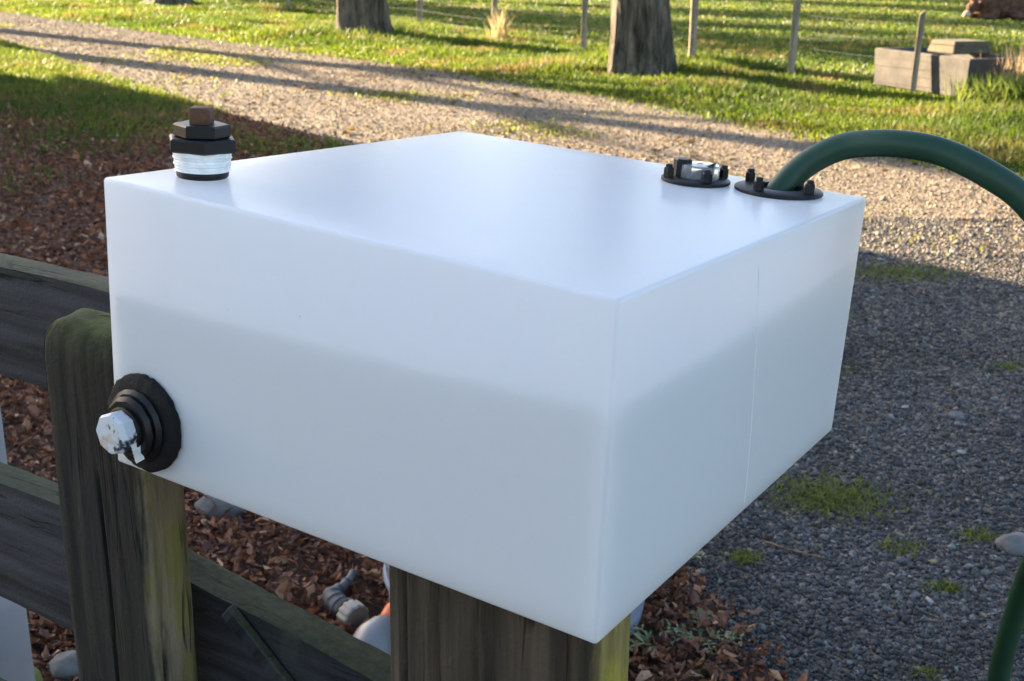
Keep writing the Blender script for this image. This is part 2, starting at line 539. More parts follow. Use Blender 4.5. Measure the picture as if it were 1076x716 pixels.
# ------------------------------------------------------------------ trees
def tree(loc, label, r0, height, seed, leaves, fork=3.2, flare=1.9, spread=3.6, ncol=((.05, .085, .02), (.11, .14, .03)), twin=False):
    rr = random.Random(seed)
    t = tag(empty('tree', (loc[0], loc[1], 0), rr.uniform(0, 6.28)), label, 'tree', 'trees along the driveway')
    bm = bmesh.new()
    # trunk: fluted rings with a root flare
    n, levels = 72, 44
    top = height * .62
    rings = []
    for i in range(levels):
        z = -.15 + (top + .15) * (i / (levels - 1)) ** 1.5
        f = 1 + (flare - 1) * math.exp(-max(z, 0) / .22)
        r = r0 * f * (1 - .62 * max(z, 0) / top)
        cx = .12 * mnoise.noise(Vector((z * .25, seed, 0))) * min(1, max(z, 0)); cy = .12 * mnoise.noise(Vector((z * .25, seed, 5))) * min(1, max(z, 0))
        ring = []
        for k in range(n):
            a = 2 * math.pi * k / n
            lobe = 1 + (.07 * math.exp(-max(z, 0) / 1.2) + .03) * math.sin(a * 5 + seed + .2 * z) + .09 * mnoise.noise(Vector((math.cos(a) * 4, math.sin(a) * 4, z * 1.1 + seed)))
            lobe += .09 * mnoise.noise(Vector((math.cos(a) * 9, math.sin(a) * 9, z * .9 + seed)))
            ring.append(bm.verts.new((cx + r * lobe * math.cos(a), cy + r * lobe * math.sin(a), z)))
        rings.append(ring)
    for a, b in zip(rings, rings[1:]):
        for k in range(n):
            bm.faces.new((a[k], a[(k+1) % n], b[(k+1) % n], b[k]))
    bm.faces.new(list(reversed(rings[0]))); bm.faces.new(rings[-1])
    obj('trunk', bm, M['bark'], t)
    # limbs
    ends = []
    for q in range(9):
        a = q * 2.4 + rr.uniform(-.3, .3)
        z0 = fork + (top - fork) * q / 9
        ln = spread * rr.uniform(.7, 1.15) * (1 - .35 * q / 9)
        p0 = Vector((0, 0, z0))
        pts = [p0]
        d = Vector((math.cos(a), math.sin(a), rr.uniform(.5, 1.0)))
        for k in range(1, 7):
            d = (d + Vector((rr.uniform(-.22, .22), rr.uniform(-.22, .22), .1))).normalized()
            pts.append(pts[-1] + d * ln / 6)
        rs = [r0 * .32 * (1 - .88 * k / 6) for k in range(7)]
        bm = bmesh.new(); add_tube(bm, pts, rs, 8, wob=.2, seed=q)
        for k in (3, 4, 5):
            for w_ in range(2):
                d2 = Vector((rr.uniform(-1, 1), rr.uniform(-1, 1), rr.uniform(.1, .9))).normalized()
                tp = [pts[k], pts[k] + d2 * ln * .16, pts[k] + d2 * ln * .32 + Vector((0, 0, .1))]
                add_tube(bm, tp, [rs[k] * .5, rs[k] * .3, .008], 5)
                ends.append(tp[-1]); ends.append(tp[1])
        ends += pts[4:]
        obj('limb', bm, M['bark'], t)
    leaf_n = leaves
    if leaves:
        E_ = np.array([list(e) for e in ends])
        c = E_[rng.integers(0, len(E_), leaves)] + rng.normal(0, .42, (leaves, 3))
        s = rng.uniform(.05, .11, leaves)
        a = rng.normal(size=(leaves, 3)); a /= np.linalg.norm(a, axis=1)[:, None]
        b = np.cross(a, rng.normal(size=(leaves, 3))); b /= np.linalg.norm(b, axis=1)[:, None]
        V = np.stack([c - a * s[:, None], c + b * s[:, None] * .5, c + a * s[:, None], c - b * s[:, None] * .5], 1).reshape(-1, 3)
        i0 = np.arange(leaves)[:, None] * 4
        T = np.concatenate([i0 + [[0, 1, 2]], i0 + [[0, 2, 3]]])
        k = rng.random((leaves, 1)) ** 1.2
        cols = np.repeat(np.array(ncol[0]) * (1 - k) + np.array(ncol[1]) * k, 4, axis=0)
        link(bpy.data.objects.new('crown', np_mesh('crown', V, T, M['foliage'], cols)), t)
    return t
tree((1.76, 17.2), 'thick pale-barked trunk rising straight out of the verge behind the tank', .43, 11, 3, 5500, spread=3.4, flare=1.20, fork=4.2)
tree((-3.02, 24.2), 'fluted brown trunk on the verge beside thin fence posts', .50, 12, 8, 9000, spread=3.6, flare=1.28, fork=4.2)
tree((-10.9, 38.9), 'farthest trunk, only its base showing at the top left corner', .5, 12, 5, 12000, spread=4)
for xy, lab in (((-15.5, 46.5), 'first tree of the row beyond the top of the picture'), ((-20.3, 54.0), 'second tree of the row beyond the top of the picture'), ((-25.0, 61.5), 'third tree of the row beyond the top of the picture'), ((-8.5, 52), 'tree standing in the far paddock beyond the top of the picture'), ((-4, 62), 'farthest paddock tree beyond the top of the picture'), ((4, 66), 'rightmost paddock tree beyond the top of the picture')):
    tree(xy, lab, .45, 12.5, int(xy[1]), 14000, fork=2.2, spread=4.6)
tree((-18.8, 29.9), 'bare tall tree left of the driveway casting a long thin shadow', .50, 15, 21, 0, fork=7, flare=1.3, spread=2.6)
tree((-22.4, 36.0), 'bare tree further up the left side of the driveway', .52, 15, 33, 0, fork=7, flare=1.3, spread=2.6)

# ------------------------------------------------------------------ paddock fence, trough, animal
def paddock_fence():
    t = tag(empty('wire_fence', (*FENCE_B, 0)), 'post and wire fence along the paddock behind the verge', 'fence')
    spots = [(-6.45, 35.0, 1.0, .05, 0), (-2.2, 28.3, 1.12, .06, 0), (-.42, 24.0, 1.15, .05, .4), (1.2, 21.6, 1.2, .045, 0), (2.83, 19.6, 1.25, .055, -.3), (4.01, 17.75, 1.05, .05, .8), (4.98, 15.2, 1.0, .036, 1.0), (6.2, 14.3, 1.15, .055, 7), (7.7, 11.6, 1.1, .05, 0)]
    tops = []
    for i, (x, y, h, r, lean) in enumerate(spots):
        bm = bmesh.new()
        lx = math.tan(R(lean)) * h
        a = rnd.uniform(-.4, .4)
        vs_ = add_box(bm, (-r, -r * .8, -.1), (r, r * .8, h), .006, 1, Matrix.Rotation(a, 4, 'Z'))
        for v in bm.verts:
            v.co.x += lx * max(0, v.co.z) / h
            if v.co.z > h - .05: v.co.z += .03 * math.sin(v.co.x * 40 + i)
        obj('post', bm, M['paddock_post'], t, False, (x - FENCE_B[0], y - FENCE_B[1], 0))
        tops.append((x - FENCE_B[0], y - FENCE_B[1], lx, h))
    for z in (.22, .42, .64, .86):
        bm = bmesh.new()
        pts = []
        for x, y, lx, h in tops:
            zz = min(z, h - .06)
            pts.append((x + lx * zz / h - .05, y - .05, zz))
        full = []
        for p, q in zip(pts, pts[1:]):
            for k in range(4):
                u_ = k / 4
                full.append((p[0] + (q[0]-p[0])*u_, p[1] + (q[1]-p[1])*u_, p[2] + (q[2]-p[2])*u_ - .02 * math.sin(math.pi * u_)))
        full.append(pts[-1])
        add_tube(bm, full, .0022, 5)
        obj('wire', bm, M['wire'], t)
paddock_fence()

def trough():
    # origin at the near right foot, x along its length (to the far left), y across it
    L, Wd, H = 1.85, .84, .50
    d = Vector((4.86 - 5.48, 16.65 - 14.98, 0)).normalized()
    t = tag(empty('water_trough', (5.38, 14.45, 0), math.atan2(d.y, d.x)), 'long grey concrete water trough behind the paddock fence', 'trough')
    tp = .07
    bm = bmesh.new()
    def ring(x0, x1, y0, y1, z): return [bm.verts.new(p) for p in ((x0, y0, z), (x1, y0, z), (x1, y1, z), (x0, y1, z))]
    y0, y1 = -Wd, 0.0
    r0 = ring(tp, L - tp * .3, y0 + tp, y1 - tp * .4, .03)
    r1 = ring(0, L, y0, y1, H)
    r2 = ring(.07, L - .07, y0 + .07, y1 - .07, H)
    r3 = ring(.12, L - .12, y0 + .14, y1 - .14, .12)
    bm.faces.new(r0)
    for a, b in ((r0, r1), (r1, r2), (r2, r3)):
        for i in range(4): bm.faces.new((a[i], a[(i+1) % 4], b[(i+1) % 4], b[i]))
    bm.faces.new(r3)
    bmesh.ops.bevel(bm, geom=list(bm.edges), offset=.012, segments=1, affect='EDGES')
    obj('basin', bm, M['concrete'], t, False)
    wm = basic('trough_water', (.02, .025, .02), (.03, .035, .025), 3, .05)
    bm = bmesh.new(); bm.faces.new([bm.verts.new(p) for p in ((.10, y0 + .1, .40), (L - .1, y0 + .1, .40), (L - .1, y1 - .1, .40), (.10, y1 - .1, .40))])
    obj('water', bm, wm, t, False)
    bm = bmesh.new(); add_box(bm, (.55, -.78, H + .004), (1.05, -.20, H + .16), .02, 2)
    for v in bm.verts:
        if v.co.z > H + .1:
            v.co.x = .8 + (v.co.x - .8) * .9; v.co.y = -.49 + (v.co.y + .49) * .9
    obj('valve_cover', bm, basic('mossy_concrete', (.05, .043, .025), (.10, .085, .05), 9, .9, .5, .01), t, False)
trough()

def animal():
    t = tag(empty('cow', (14.1, 36.3, 0), R(8)), 'brown shaggy animal lying down in the far paddock', 'cow')
    bm = bmesh.new()
    def ell(c, r, rot=0):
        mt = Matrix.Translation(c) @ Matrix.Rotation(rot, 4, 'Y') @ Matrix.Diagonal((*r, 1))
        bmesh.ops.create_icosphere(bm, subdivisions=3, radius=1, matrix=mt)
    ell((.15, 0, .42), (.72, .38, .40)); ell((.62, 0, .42), (.36, .40, .42)); ell((-.32, 0, .48), (.40, .34, .40)); ell((-.1, 0, .70), (.42, .16, .14))
    ell((-.62, -.05, .52), (.28, .18, .22), .5); ell((-.80, -.10, .36), (.22, .14, .16), -.5)
    ell((-.90, -.12, .23), (.15, .10, .10), -.5)
    ell((-.45, -.36, .10), (.32, .09, .09)); ell((-.25, -.30, .16), (.16, .14, .14)); ell((.55, -.38, .12), (.34, .11, .11)); ell((.72, -.34, .26), (.22, .13, .22)); ell((-.40, .32, .10), (.30, .09, .09))
    ell((.98, .02, .40), (.05, .05, .22)); ell((.99, .02, .2), (.06, .06, .12))
    ell((-.70, -.26, .50), (.05, .12, .06)); ell((-.70, .14, .50), (.05, .12, .06))
    o = obj('body', bm, M['fur'], t)
    md = o.modifiers.new('skin', 'REMESH'); md.mode = 'VOXEL'; md.voxel_size = .035; md.use_smooth_shade = True
    tx = bpy.data.textures.new('shag', 'CLOUDS'); tx.noise_scale = .09
    dm = o.modifiers.new('shag', 'DISPLACE'); dm.texture = tx; dm.strength = .09
    bm = bmesh.new()
    bmesh.ops.create_icosphere(bm, subdivisions=3, radius=1, matrix=Matrix.Translation((-.99, -.13, .165)) @ Matrix.Rotation(-.6, 4, 'Y') @ Matrix.Diagonal((.13, .10, .10, 1)))
    for v in bm.verts: v.co += Vector((0, 0, .012 * mnoise.noise(v.co * 14)))
    obj('muzzle', bm, M['muzzle'], t)
animal()

# ------------------------------------------------------------------ the timber fence beside and under the tank
U = Vector((.8434, -.5373, 0)); Wv = Vector((.5373, .8434, 0)); A0 = Vector((-.423, 1.175, 0))   # along, across, tank's left foot
FZ = math.atan2(U.y, U.x)
TANK_T = Matrix(((.8427, .5361, .0493), (-.5368, .8437, -.0004), (-.0418, -.0262, .9988)))
TANK_O = Vector((.069, .862, 1.038))      # near lower corner
TW, TL, TH = .584, .6194, .30
def tank_bottom_z(p):
    n = TANK_T.col[2]
    return TANK_O.z - (n.x * (p.x - TANK_O.x) + n.y * (p.y - TANK_O.y)) / n.z

fence = tag(empty('timber_fence', (A0.x, A0.y, 0), FZ), 'weathered mossy timber rail fence that carries the white tank', 'fence')
def F(s, w, z=0.0): return Vector((s, w, z))

def timber_post(s0, s1, w0, w1, ztop, mats, cracks=(), seed=0, round_=.012, topf=None, side_yellow=True):
    per = []
    nx, ny = 64, 26
    Wd, D = s1 - s0, w1 - w0
    def side(p, q, n, sid):
        for i in range(n):
            u_ = i / n
            per.append((p[0] + (q[0]-p[0])*u_, p[1] + (q[1]-p[1])*u_, sid, u_))
    side((0, 0), (Wd, 0), nx, 0); side((Wd, 0), (Wd, D), ny, 1); side((Wd, D), (0, D), nx, 2); side((0, D), (0, 0), ny, 3)
    levels = 90
    bm = bmesh.new()
    rings = []
    for j in range(levels + 1):
        v_ = j / levels
        ring = []
        for (x, y, sid, u_) in per:
            zt = ztop if topf is None else topf(s0 + x, w0 + y)
            z = -.25 + (zt + .25) * (v_ ** .8)
            cx = min(max(x, round_), Wd - round_); cy = min(max(y, round_), D - round_)
            dx, dy = x - cx, y - cy
            l = math.hypot(dx, dy)
            if l > round_: x2, y2 = cx + dx / l * round_, cy + dy / l * round_
            else: x2, y2 = x, y
            n1 = mnoise.noise(Vector((x * 9 + seed, y * 9, z * 1.2)))
            n2 = mnoise.noise(Vector((x * 60 + seed, y * 60, z * 3)))
            off = .004 * n1 + .0022 * n2
            for (cs, c0, amp, ph, dep, z0, z1, wd) in cracks:
                if sid == cs and z0 < z < z1:
                    c = c0 + amp * (mnoise.noise(Vector((z * 5 + ph, ph, 0)))) + (z - z0) * .02
                    dd = abs(u_ - c) * (Wd if sid in (0, 2) else D)
                    if dd < wd: off -= dep * (1 - dd / wd) * min(1, (z1 - z) * 12)
            nrm = Vector(((x2 - Wd / 2), 0, 0)) if sid in (1, 3) else Vector((0, (y2 - D / 2), 0))
            nrm.normalize()
            if topf is None and v_ > .955:
                k_ = (v_ - .955) / .045
                sh = .10 * (1 - math.sqrt(max(0, 1 - k_ * k_)))
                x2 += (Wd / 2 - x2) * sh * 1.3; y2 += (D / 2 - y2) * sh * 1.6
                z += .004 * k_ * mnoise.noise(Vector((x * 22 + seed, y * 22, 3))) - .010 * k_ * (1 - y / D)
            p = Vector((x2, y2, z)) + nrm * off
            ring.append(bm.verts.new((s0 + p.x, w0 + p.y, p.z)))
        rings.append(ring)
    n = len(per)
    for a, b in zip(rings, rings[1:]):
        for k in range(n):
            f = bm.faces.new((a[k], a[(k+1) % n], b[(k+1) % n], b[k]))
    prev = rings[-1]
    cen = Vector((s0 + Wd / 2, w0 + D / 2, 0))
    for q, fr in ((.93, .004), (.75, .007), (.5, .009), (.25, .009)):
        new = []
        for v in prev:
            base = rings[-1][prev.index(v)].co
            xy = cen + (Vector((base.x, base.y, 0)) - cen) * q
            zt = ztop if topf is None else topf(xy.x, xy.y)
            up_ = 0 if topf else fr * 1.4 - .010 * (1 - (xy.y - w0) / D) + .004 * mnoise.noise(Vector((xy.x * 40, xy.y * 40, seed)))
            new.append(bm.verts.new((xy.x, xy.y, zt + up_)))
        for k in range(n):
            bm.faces.new((prev[k], prev[(k+1) % n], new[(k+1) % n], new[k]))
        prev = new
    bm.faces.new(prev)
    return obj('post', bm, mats, fence, True, angle=60)

def under_tank(s, w):
    p = Vector((A0.x, A0.y, 0)) + U * s + Wv * w
    return tank_bottom_z(p) - .001
# post that stands against the tank's left end
o = timber_post(-.183, -.018, .045, .113, 1.176, M['post_dark'], cracks=((0, .52, .10, 3, .014, .3, 1.02, .0032), (0, .76, .05, 8, .006, .2, .75, .003), (1, .2, .1, 5, .006, .3, .9, .004)), seed=2, round_=.019)
tag(o, 'dark mossy-topped post standing taller than the tank bottom')
# wide post under the near corner
o = timber_post(.330, .572, .038, .112, 1.0, M['post_brown'], cracks=((0, .085, .02, 1, .02, .1, 1.2, .0045), (0, .5, .08, 4, .006, .2, .95, .005), (0, .72, .08, 6, .005, .2, .9, .004)), seed=9, topf=under_tank, round_=.02)
tag(o, 'wide brown post with yellow lichen side under the tank corner')
# rear support under the far half of the tank
o = timber_post(.22, .36, .40, .52, 1.0, M['post_brown'], seed=14, topf=under_tank)

def rail(s0, s1, w0, w1, z0, z1, seed, drop=0.0):
    bm = bmesh.new()
    n = 60
    prof = []
    b_ = .006
    pr = [(0, b_), (0, .25), (0, .5), (0, .75), (0, 1 - b_), (.12, 1), (.5, 1), (.88, 1), (1, 1 - b_), (1, .5), (1, b_), (.88, 0), (.12, 0)]
    rings = []
    for i in range(n + 1):
        s = s0 + (s1 - s0) * i / n
        ring = []
        for q, (a, c) in enumerate(pr):
            w = w0 + (w1 - w0) * a; z = z0 + (z1 - z0) * c - drop * i / n
            nz = .004 * mnoise.noise(Vector((s * 5, q * .7, seed))) + .002 * mnoise.noise(Vector((s * 30, q * 2.7, seed)))
            ring.append(bm.verts.new((s, w + (nz if a in (0, 1) else 0), z + (nz if c in (0, 1) else 0))))
        rings.append(ring)
    m_ = len(pr)
    for a, b in zip(rings, rings[1:]):
        for k in range(m_): bm.faces.new((a[k], a[(k+1) % m_], b[(k+1) % m_], b[k]))
    bm.faces.new(rings[0]); bm.faces.new(list(reversed(rings[-1])))
    # object origin at the middle of the rail
    mid = Vector(((s0 + s1) / 2, w0, z0))
    for v in bm.verts: v.co -= mid
    return obj('rail', bm, M['rail'], fence, True, mid, 50)
rail(-2.6, -.008, .152, .200, 1.03, 1.187, 1)
rail(-2.6, -.146, .152, .200, .665, .862, 4)
rail(-.142, .60, .146, .196, .645, .838, 9, .09)
rail(-2.6, .60, .156, .203, .30, .46, 6)
# diagonal brace behind, below the middle rail
bm = bmesh.new()
add_box(bm, (-.011, -.012, 0), (.011, 0, .46), .002, 1)
o = obj('brace', bm, M['rail'], fence, False, F(.02, .153, .84)); o.rotation_euler = (0, R(128), 0)
o.location = F(.005, .144, .815)

# white post beyond the fence at the left
bm = bmesh.new()
add_box(bm, (-.11, 0, -.2), (0, .10, 1.22), .006, 2)
add_lathe(bm, [(.085, 1.219), (.085, 1.235), (.06, 1.26), (.0, 1.275)], 4, Matrix.Translation((-.055, .05, 0)), True, False, math.pi / 4)
wp = obj('white_post', bm, M['white_paint'], None, True)
p = A0 + U * -.81 + Wv * .30
wp.location = (p.x, p.y, 0); wp.rotation_euler = (0, 0, FZ)
tag(wp, 'white painted post beyond the fence at the left edge', 'post')

# mossy low stump at the lower left
bm = bmesh.new()
prof = [(.085, -.05), (.083, .10), (.080, .22), (.075, .255), (.055, .272), (.025, .280), (.004, .281)]
add_lathe(bm, prof, 40)
for v in bm.verts:
    d = mnoise.noise(v.co * 14) * .006 + mnoise.noise(v.co * 50) * .003
    v.co += Vector((v.co.x, v.co.y, .03)).normalized() * d
st = obj('stump', bm, wood('mossy_stump', (.05, .04, .03), (.13, .10, .07), (.10, .14, .018), 1.0, 'z', 40, (.10, .13, .02)), None, True, (-.995, 2.02, -.05))
tag(st, 'low stump with bright green mossy top beside the white post', 'stump')

# ------------------------------------------------------------------ the water tank
tank = empty('water_tank')
tank.matrix_world = Matrix.Translation(TANK_O) @ TANK_T.to_4x4()
tag(tank, 'white translucent plastic water tank half full on the fence posts', 'water tank')

CORN = {}
for ix in (0, 1):
    for iy in (0, 1):
        for iz in (0, 1): CORN[(ix, iy, iz)] = Vector((0, 0, 0))
rv = TANK_T.transposed() @ Vector((1, 0, 0))
CORN[(0, 0, 1)] = Vector((0, 0, .0055)) - rv * .001
CORN[(1, 1, 1)] = Vector((0, 0, -.0042)) - rv * .001
CORN[(1, 0, 1)] = -rv * .0033 + Vector((0, 0, -.0012))
CORN[(1, 0, 0)] = rv * .004
CORN[(0, 0, 0)] = rv * .001 + Vector((0, 0, -.002))
def warp(p):
    a, b, c = (p.x + TW) / TW, p.y / TL, p.z / TH
    q = p.copy()
    for (ix, iy, iz), d in CORN.items():
        w = (a if ix else 1 - a) * (b if iy else 1 - b) * (c if iz else 1 - c)
        q += d * w
    # sheet walls belly out a little, the lid sags
    q.y -= .0035 * math.sin(math.pi * min(1, max(0, a))) * (1 - c) * c * 4 * (1 if b < .5 else -1)
    q.x += .003 * math.sin(math.pi * min(1, max(0, b))) * (1 - c) * c * 4 * (1 if a > .5 else -1)
    return q
def rounded_box(lo, hi, r, n=10, k=4, warpf=None):
    bm = bmesh.new()
    lo = Vector(lo); hi = Vector(hi)
    def ticks(a, b):
        t = [a + r * i / k for i in range(k)] + [a + r + (b - a - 2 * r) * i / n for i in range(n + 1)] + [b - r + r * (i + 1) / k for i in range(k)]
        return t
    tx = [ticks(lo[i], hi[i]) for i in range(3)]
    for ax in range(3):
        i, j = [(1, 2), (0, 2), (0, 1)][ax]
        for side in (lo[ax], hi[ax]):
            g = []
            for a in tx[i]:
                row = []
                for b in tx[j]:
                    p = Vector((0, 0, 0)); p[ax] = side; p[i] = a; p[j] = b
                    c = Vector([min(max(p[q], lo[q] + r), hi[q] - r) for q in range(3)])
                    d = p - c
                    p = c + d.normalized() * r
                    if warpf: p = warpf(p)
                    row.append(bm.verts.new(p))
                g.append(row)
            for a in range(len(g) - 1):
                for b in range(len(g[0]) - 1):
                    bm.faces.new((g[a][b], g[a+1][b], g[a+1][b+1], g[a][b+1]))
    bmesh.ops.remove_doubles(bm, verts=bm.verts, dist=1e-5)
    return bm
bm = rounded_box((-TW, 0, 0), (0, TL, TH), .004, 14, 4, warp)
obj('body', bm, M['poly'], tank, True, angle=80)
# water inside: level in the world, so its surface slants in the tank's own frame
bm = rounded_box((-TW, 0, 0), (0, TL, TH), .006, 6, 2, warp)
lvl = 1.250
for v in bm.verts:
    c = Vector((-TW / 2, TL / 2, TH / 2))
    d = v.co - c
    v.co = c + Vector((d.x * (1 - .014 / (TW)), d.y * (1 - .014 / (TL)), d.z * (1 - .012 / TH)))
for v in bm.verts:
    if v.co.z > .1:
        zz = (lvl - TANK_O.z - TANK_T[2][0] * v.co.x - TANK_T[2][1] * v.co.y) / TANK_T[2][2]
        f = (v.co.z - .1) / .194
        v.co.z = .1 + (zz - .1) * f
obj('water', bm, M['water'], tank, True, angle=60)
# weld seam down the right wall
bm = bmesh.new()
seam = [warp(Vector((.0, .284 + .038 * (1 - i / 20), .012 + .262 * i / 20))) + Vector((.0002, 0, 0)) for i in range(21)]
add_tube(bm, seam, .0005, 6)
obj('weld_seam', bm, M['seam'], tank)

def hexprism(bm, rad, z0, z1, ch=.002, M_=None, rot=0.0, n=6):
    add_lathe(bm, [(rad - ch, z0), (rad, z0 + ch), (rad, z1 - ch), (rad - ch, z1)], n, M_, True, True, rot)

# sockets on the lid
def lid_socket(cx, cy, r, hole, studs, label, rot):
    z = TH + .0005 + warp(Vector((cx, cy, TH))).z - TH
    bm = bmesh.new()
    add_lathe(bm, [(hole, .0), (r - .001, 0), (r, .001), (r, .0035), (r - .002, .005), (hole + .004, .0062), (hole + .001, .0062), (hole, .0055), (hole, .0)], 48, Matrix.Translation((cx, cy, z)), False, False)
    # dark cup below the ring
    add_lathe(bm, [(.002, .0006), (hole * .98, .0006)], 32, Matrix.Translation((cx, cy, z)), True, False)
    s = obj('socket', bm, M['black'], tank, True, angle=35)
    tag(s, label)
    for k in range(studs):
        a = rot + 2 * math.pi * k / studs
        bm = bmesh.new()
        rr = (r + hole) / 2 + .002
        hexprism(bm, .0062, .0045, .0165, .001, Matrix.Translation((cx + rr * math.cos(a), cy + rr * math.sin(a), z)), a)
        add_lathe(bm, [(.0042, .016), (.0042, .0195), (.003, .0205)], 10, Matrix.Translation((cx + rr * math.cos(a), cy + rr * math.sin(a), z)))
        obj('stud', bm, M['black'], s, True, angle=30)
    return s, z
s1, z1 = lid_socket(-.180, .528, .041, .024, 4, 'lid socket closed by a broken clear cap', 2.35)
s2, z2 = lid_socket(-.086, .553, .051, .027, 4, 'lid socket that takes the green hose', 2.9)
# broken clear cap with black wedge in the first socket
bm = bmesh.new()
cx, cy = -.180, .528
hexprism(bm, .011, .004, .026, .0015, Matrix.Translation((cx - .016, cy - .006, z1)), .3)
vs_ = [bm.verts.new(p) for p in ((cx - .004, cy - .020, z1 + .005), (cx + .022, cy - .010, z1 + .005), (cx + .024, cy - .006, z1 + .026), (cx - .002, cy - .016, z1 + .010),
                                  (cx - .010, cy + .004, z1 + .005), (cx + .016, cy + .012, z1 + .005), (cx + .018, cy + .014, z1 + .024), (cx - .008, cy + .006, z1 + .012))]
for f in ((0, 1, 2, 3), (7, 6, 5, 4), (0, 4, 5, 1), (1, 5, 6, 2), (2, 6, 7, 3), (3, 7, 4, 0)): bm.faces.new([vs_[i] for i in f])
obj('plug', bm, M['black'], s1, True, angle=30)
bm = bmesh.new()
add_lathe(bm, [(.024, .005), (.024, .019), (.022, .021), (.004, .022), (.004, .0205), (.0215, .0192), (.0225, .018), (.0225, .005), (.024, .005)], 28, Matrix.Translation((cx + .003, cy + .002, z1)), False, False)
obj('cap', bm, M['clear'], s1)

# outlet on the left wall: flange bedded in black sealant, nut, smeared white plug
fx, fz_ = -.531, .0585
FM = Matrix.Translation((fx, -.0005, fz_)) @ Matrix.Rotation(R(90), 4, 'X')      # local z points out of the wall
bm = bmesh.new()
prof = [(.004, .001), (.050, .0), (.0525, .002), (.0525, .006), (.050, .009), (.036, .0115), (.004, .012)]
add_lathe(bm, prof, 72)
for v in bm.verts:
    r = math.hypot(v.co.x, v.co.y)
    if r > .045:
        a = math.atan2(v.co.y, v.co.x)
        k = 1 + .018 * mnoise.noise(Vector((math.cos(a) * 5, math.sin(a) * 5, 1))) + .03 * mnoise.noise(Vector((math.cos(a) * 14, math.sin(a) * 14, v.co.z * 80)))
        v.co.x *= k; v.co.y *= k
    v.co.z += .0012 * mnoise.noise(v.co * 120) if v.co.z > .003 else 0
bmesh.ops.transform(bm, matrix=FM, verts=bm.verts)
outlet = obj('outlet', bm, M['black_rough'], tank, True, angle=50)
tag(outlet, 'black outlet flange bedded in ragged sealant')
bm = bmesh.new()
hexprism(bm, .039, .011, .019, .004, FM, .2, 18)
hexprism(bm, .034, .018, .027, .004, FM, .5, 12)
add_lathe(bm, [(.024, .028), (.024, .031), (.022, .032)], 32, FM)
obj('nut', bm, M['black'], outlet, True, angle=30)
bm = bmesh.new()
add_lathe(bm, [(.0195, .026), (.0195, .029), (.0220, .030), (.0225, .044), (.0205, .048), (.004, .049)], 8, FM)
obj('plug', bm, M['smudge'], outlet, True, angle=25)
bm = bmesh.new()   # loose end of thread tape
tpp = [Vector((.004 * i, .021 + .0015 * i, .028 - .001 * i)) for i in range(6)]
for i in range(5):
    a0, a1 = tpp[i], tpp[i+1]
    q = [a0, a1, a1 + Vector((.002, 0, .010)), a0 + Vector((.002, 0, .011))]
    bm.faces.new([bm.verts.new(FM @ Matrix.Rotation(-1.9, 4, 'Z') @ x) for x in q])
bmesh.ops.remove_doubles(bm, verts=bm.verts, dist=1e-5)
bmesh.ops.solidify(bm, geom=list(bm.faces), thickness=.0006)
obj('tape_end', bm, M['tape'], outlet)
# small specks of dirt on the lid and the seam side

# ------------------------------------------------------------------ loose pipe plug standing on the lid
pc = Vector((-.530, .081, 0)); pc.z = warp(Vector((pc.x, pc.y, TH))).z + .0004
plug = empty('pipe_plug')
plug.matrix_world = tank.matrix_world @ Matrix.Translation(pc) @ Matrix.Rotation(.35, 4, 'Z')
plug.scale = (1, 1, .86)
tag(plug, 'black hexagonal pipe plug wrapped in white tape standing on the tank', 'pipe plug')
bm = bmesh.new()
add_lathe(bm, [(.0245, 0), (.026, .0015), (.0265, .007), (.0258, .009)], 40)
obj('thread', bm, M['black'], plug)
bm = bmesh.new()
prof = []
for i in range(41):
    z = .0085 + .0235 * i / 40
    prof.append((.0272 + .0022 * i / 40 + .0003 * math.sin(i * 1.05) + (.0009 if i % 13 < 2 else 0), z))
add_lathe(bm, prof, 48)
for v in bm.verts:
    a = math.atan2(v.co.y, v.co.x); k = 1 + .012 * mnoise.noise(Vector((math.cos(a) * 2, math.sin(a) * 2, v.co.z * 160)))
    v.co.x *= k; v.co.y *= k
obj('thread_tape', bm, M['tape'], plug)
bm = bmesh.new(); hexprism(bm, .0365, .0315, .0475, .0022, None, 0)
obj('hex_flange', bm, M['black'], plug, True, angle=25)
bm = bmesh.new(); hexprism(bm, .0285, .0475, .063, .002, None, .4)
obj('hex_nut', bm, M['black'], plug, True, angle=25)
bm = bmesh.new(); add_box(bm, (-.0105, -.0105, .0625), (.0105, .0105, .0825), .0018, 2)
bm2 = [v for v in bm.verts]
for v in bm2: v.co += Vector((.0006 * mnoise.noise(v.co * 200),) * 3)
obj('square_head', bm, M['rust'], plug, True, angle=40).rotation_euler = (0, 0, .25)

# ------------------------------------------------------------------ hose

TMW = tank.matrix_world
h0 = TMW @ Vector((-.092, .553, TH + .003)); h1 = TMW @ Vector((-.086, .556, TH + .022))
HOSE = []
def cam_pt(px, py, depth):   # point seen in that direction at that depth (only used to lay out the hose curve)
    d = fw + rt * ((px - 538) / 1253.0) + up * (-(py - 358) / 1253.0)
    return Vector((0, 0, CAM_H)) + d * depth
for q in ((794, 232, 1.408), (816, 204, 1.408), (836, 182, 1.408), (860, 165, 1.402), (892, 153, 1.39), (940, 151, 1.36), (990, 160, 1.34), (1040, 184, 1.32), (1082, 216, 1.31), (1130, 285, 1.31), (1152, 380, 1.34), (1140, 470, 1.42), (1108, 545, 1.53), (1076, 618, 1.66), (1050, 710, 1.76), (1042, 800, 1.85)):
    HOSE.append(cam_pt(*q))
e = HOSE[-1]
HOSE += [Vector((e.x + .02, e.y + .06, .12)), Vector((e.x + .10, e.y + .02, .022)), Vector((e.x + .4, e.y - .3, .02)), Vector((e.x + 1.2, e.y - .7, .02))]
bm = bmesh.new()
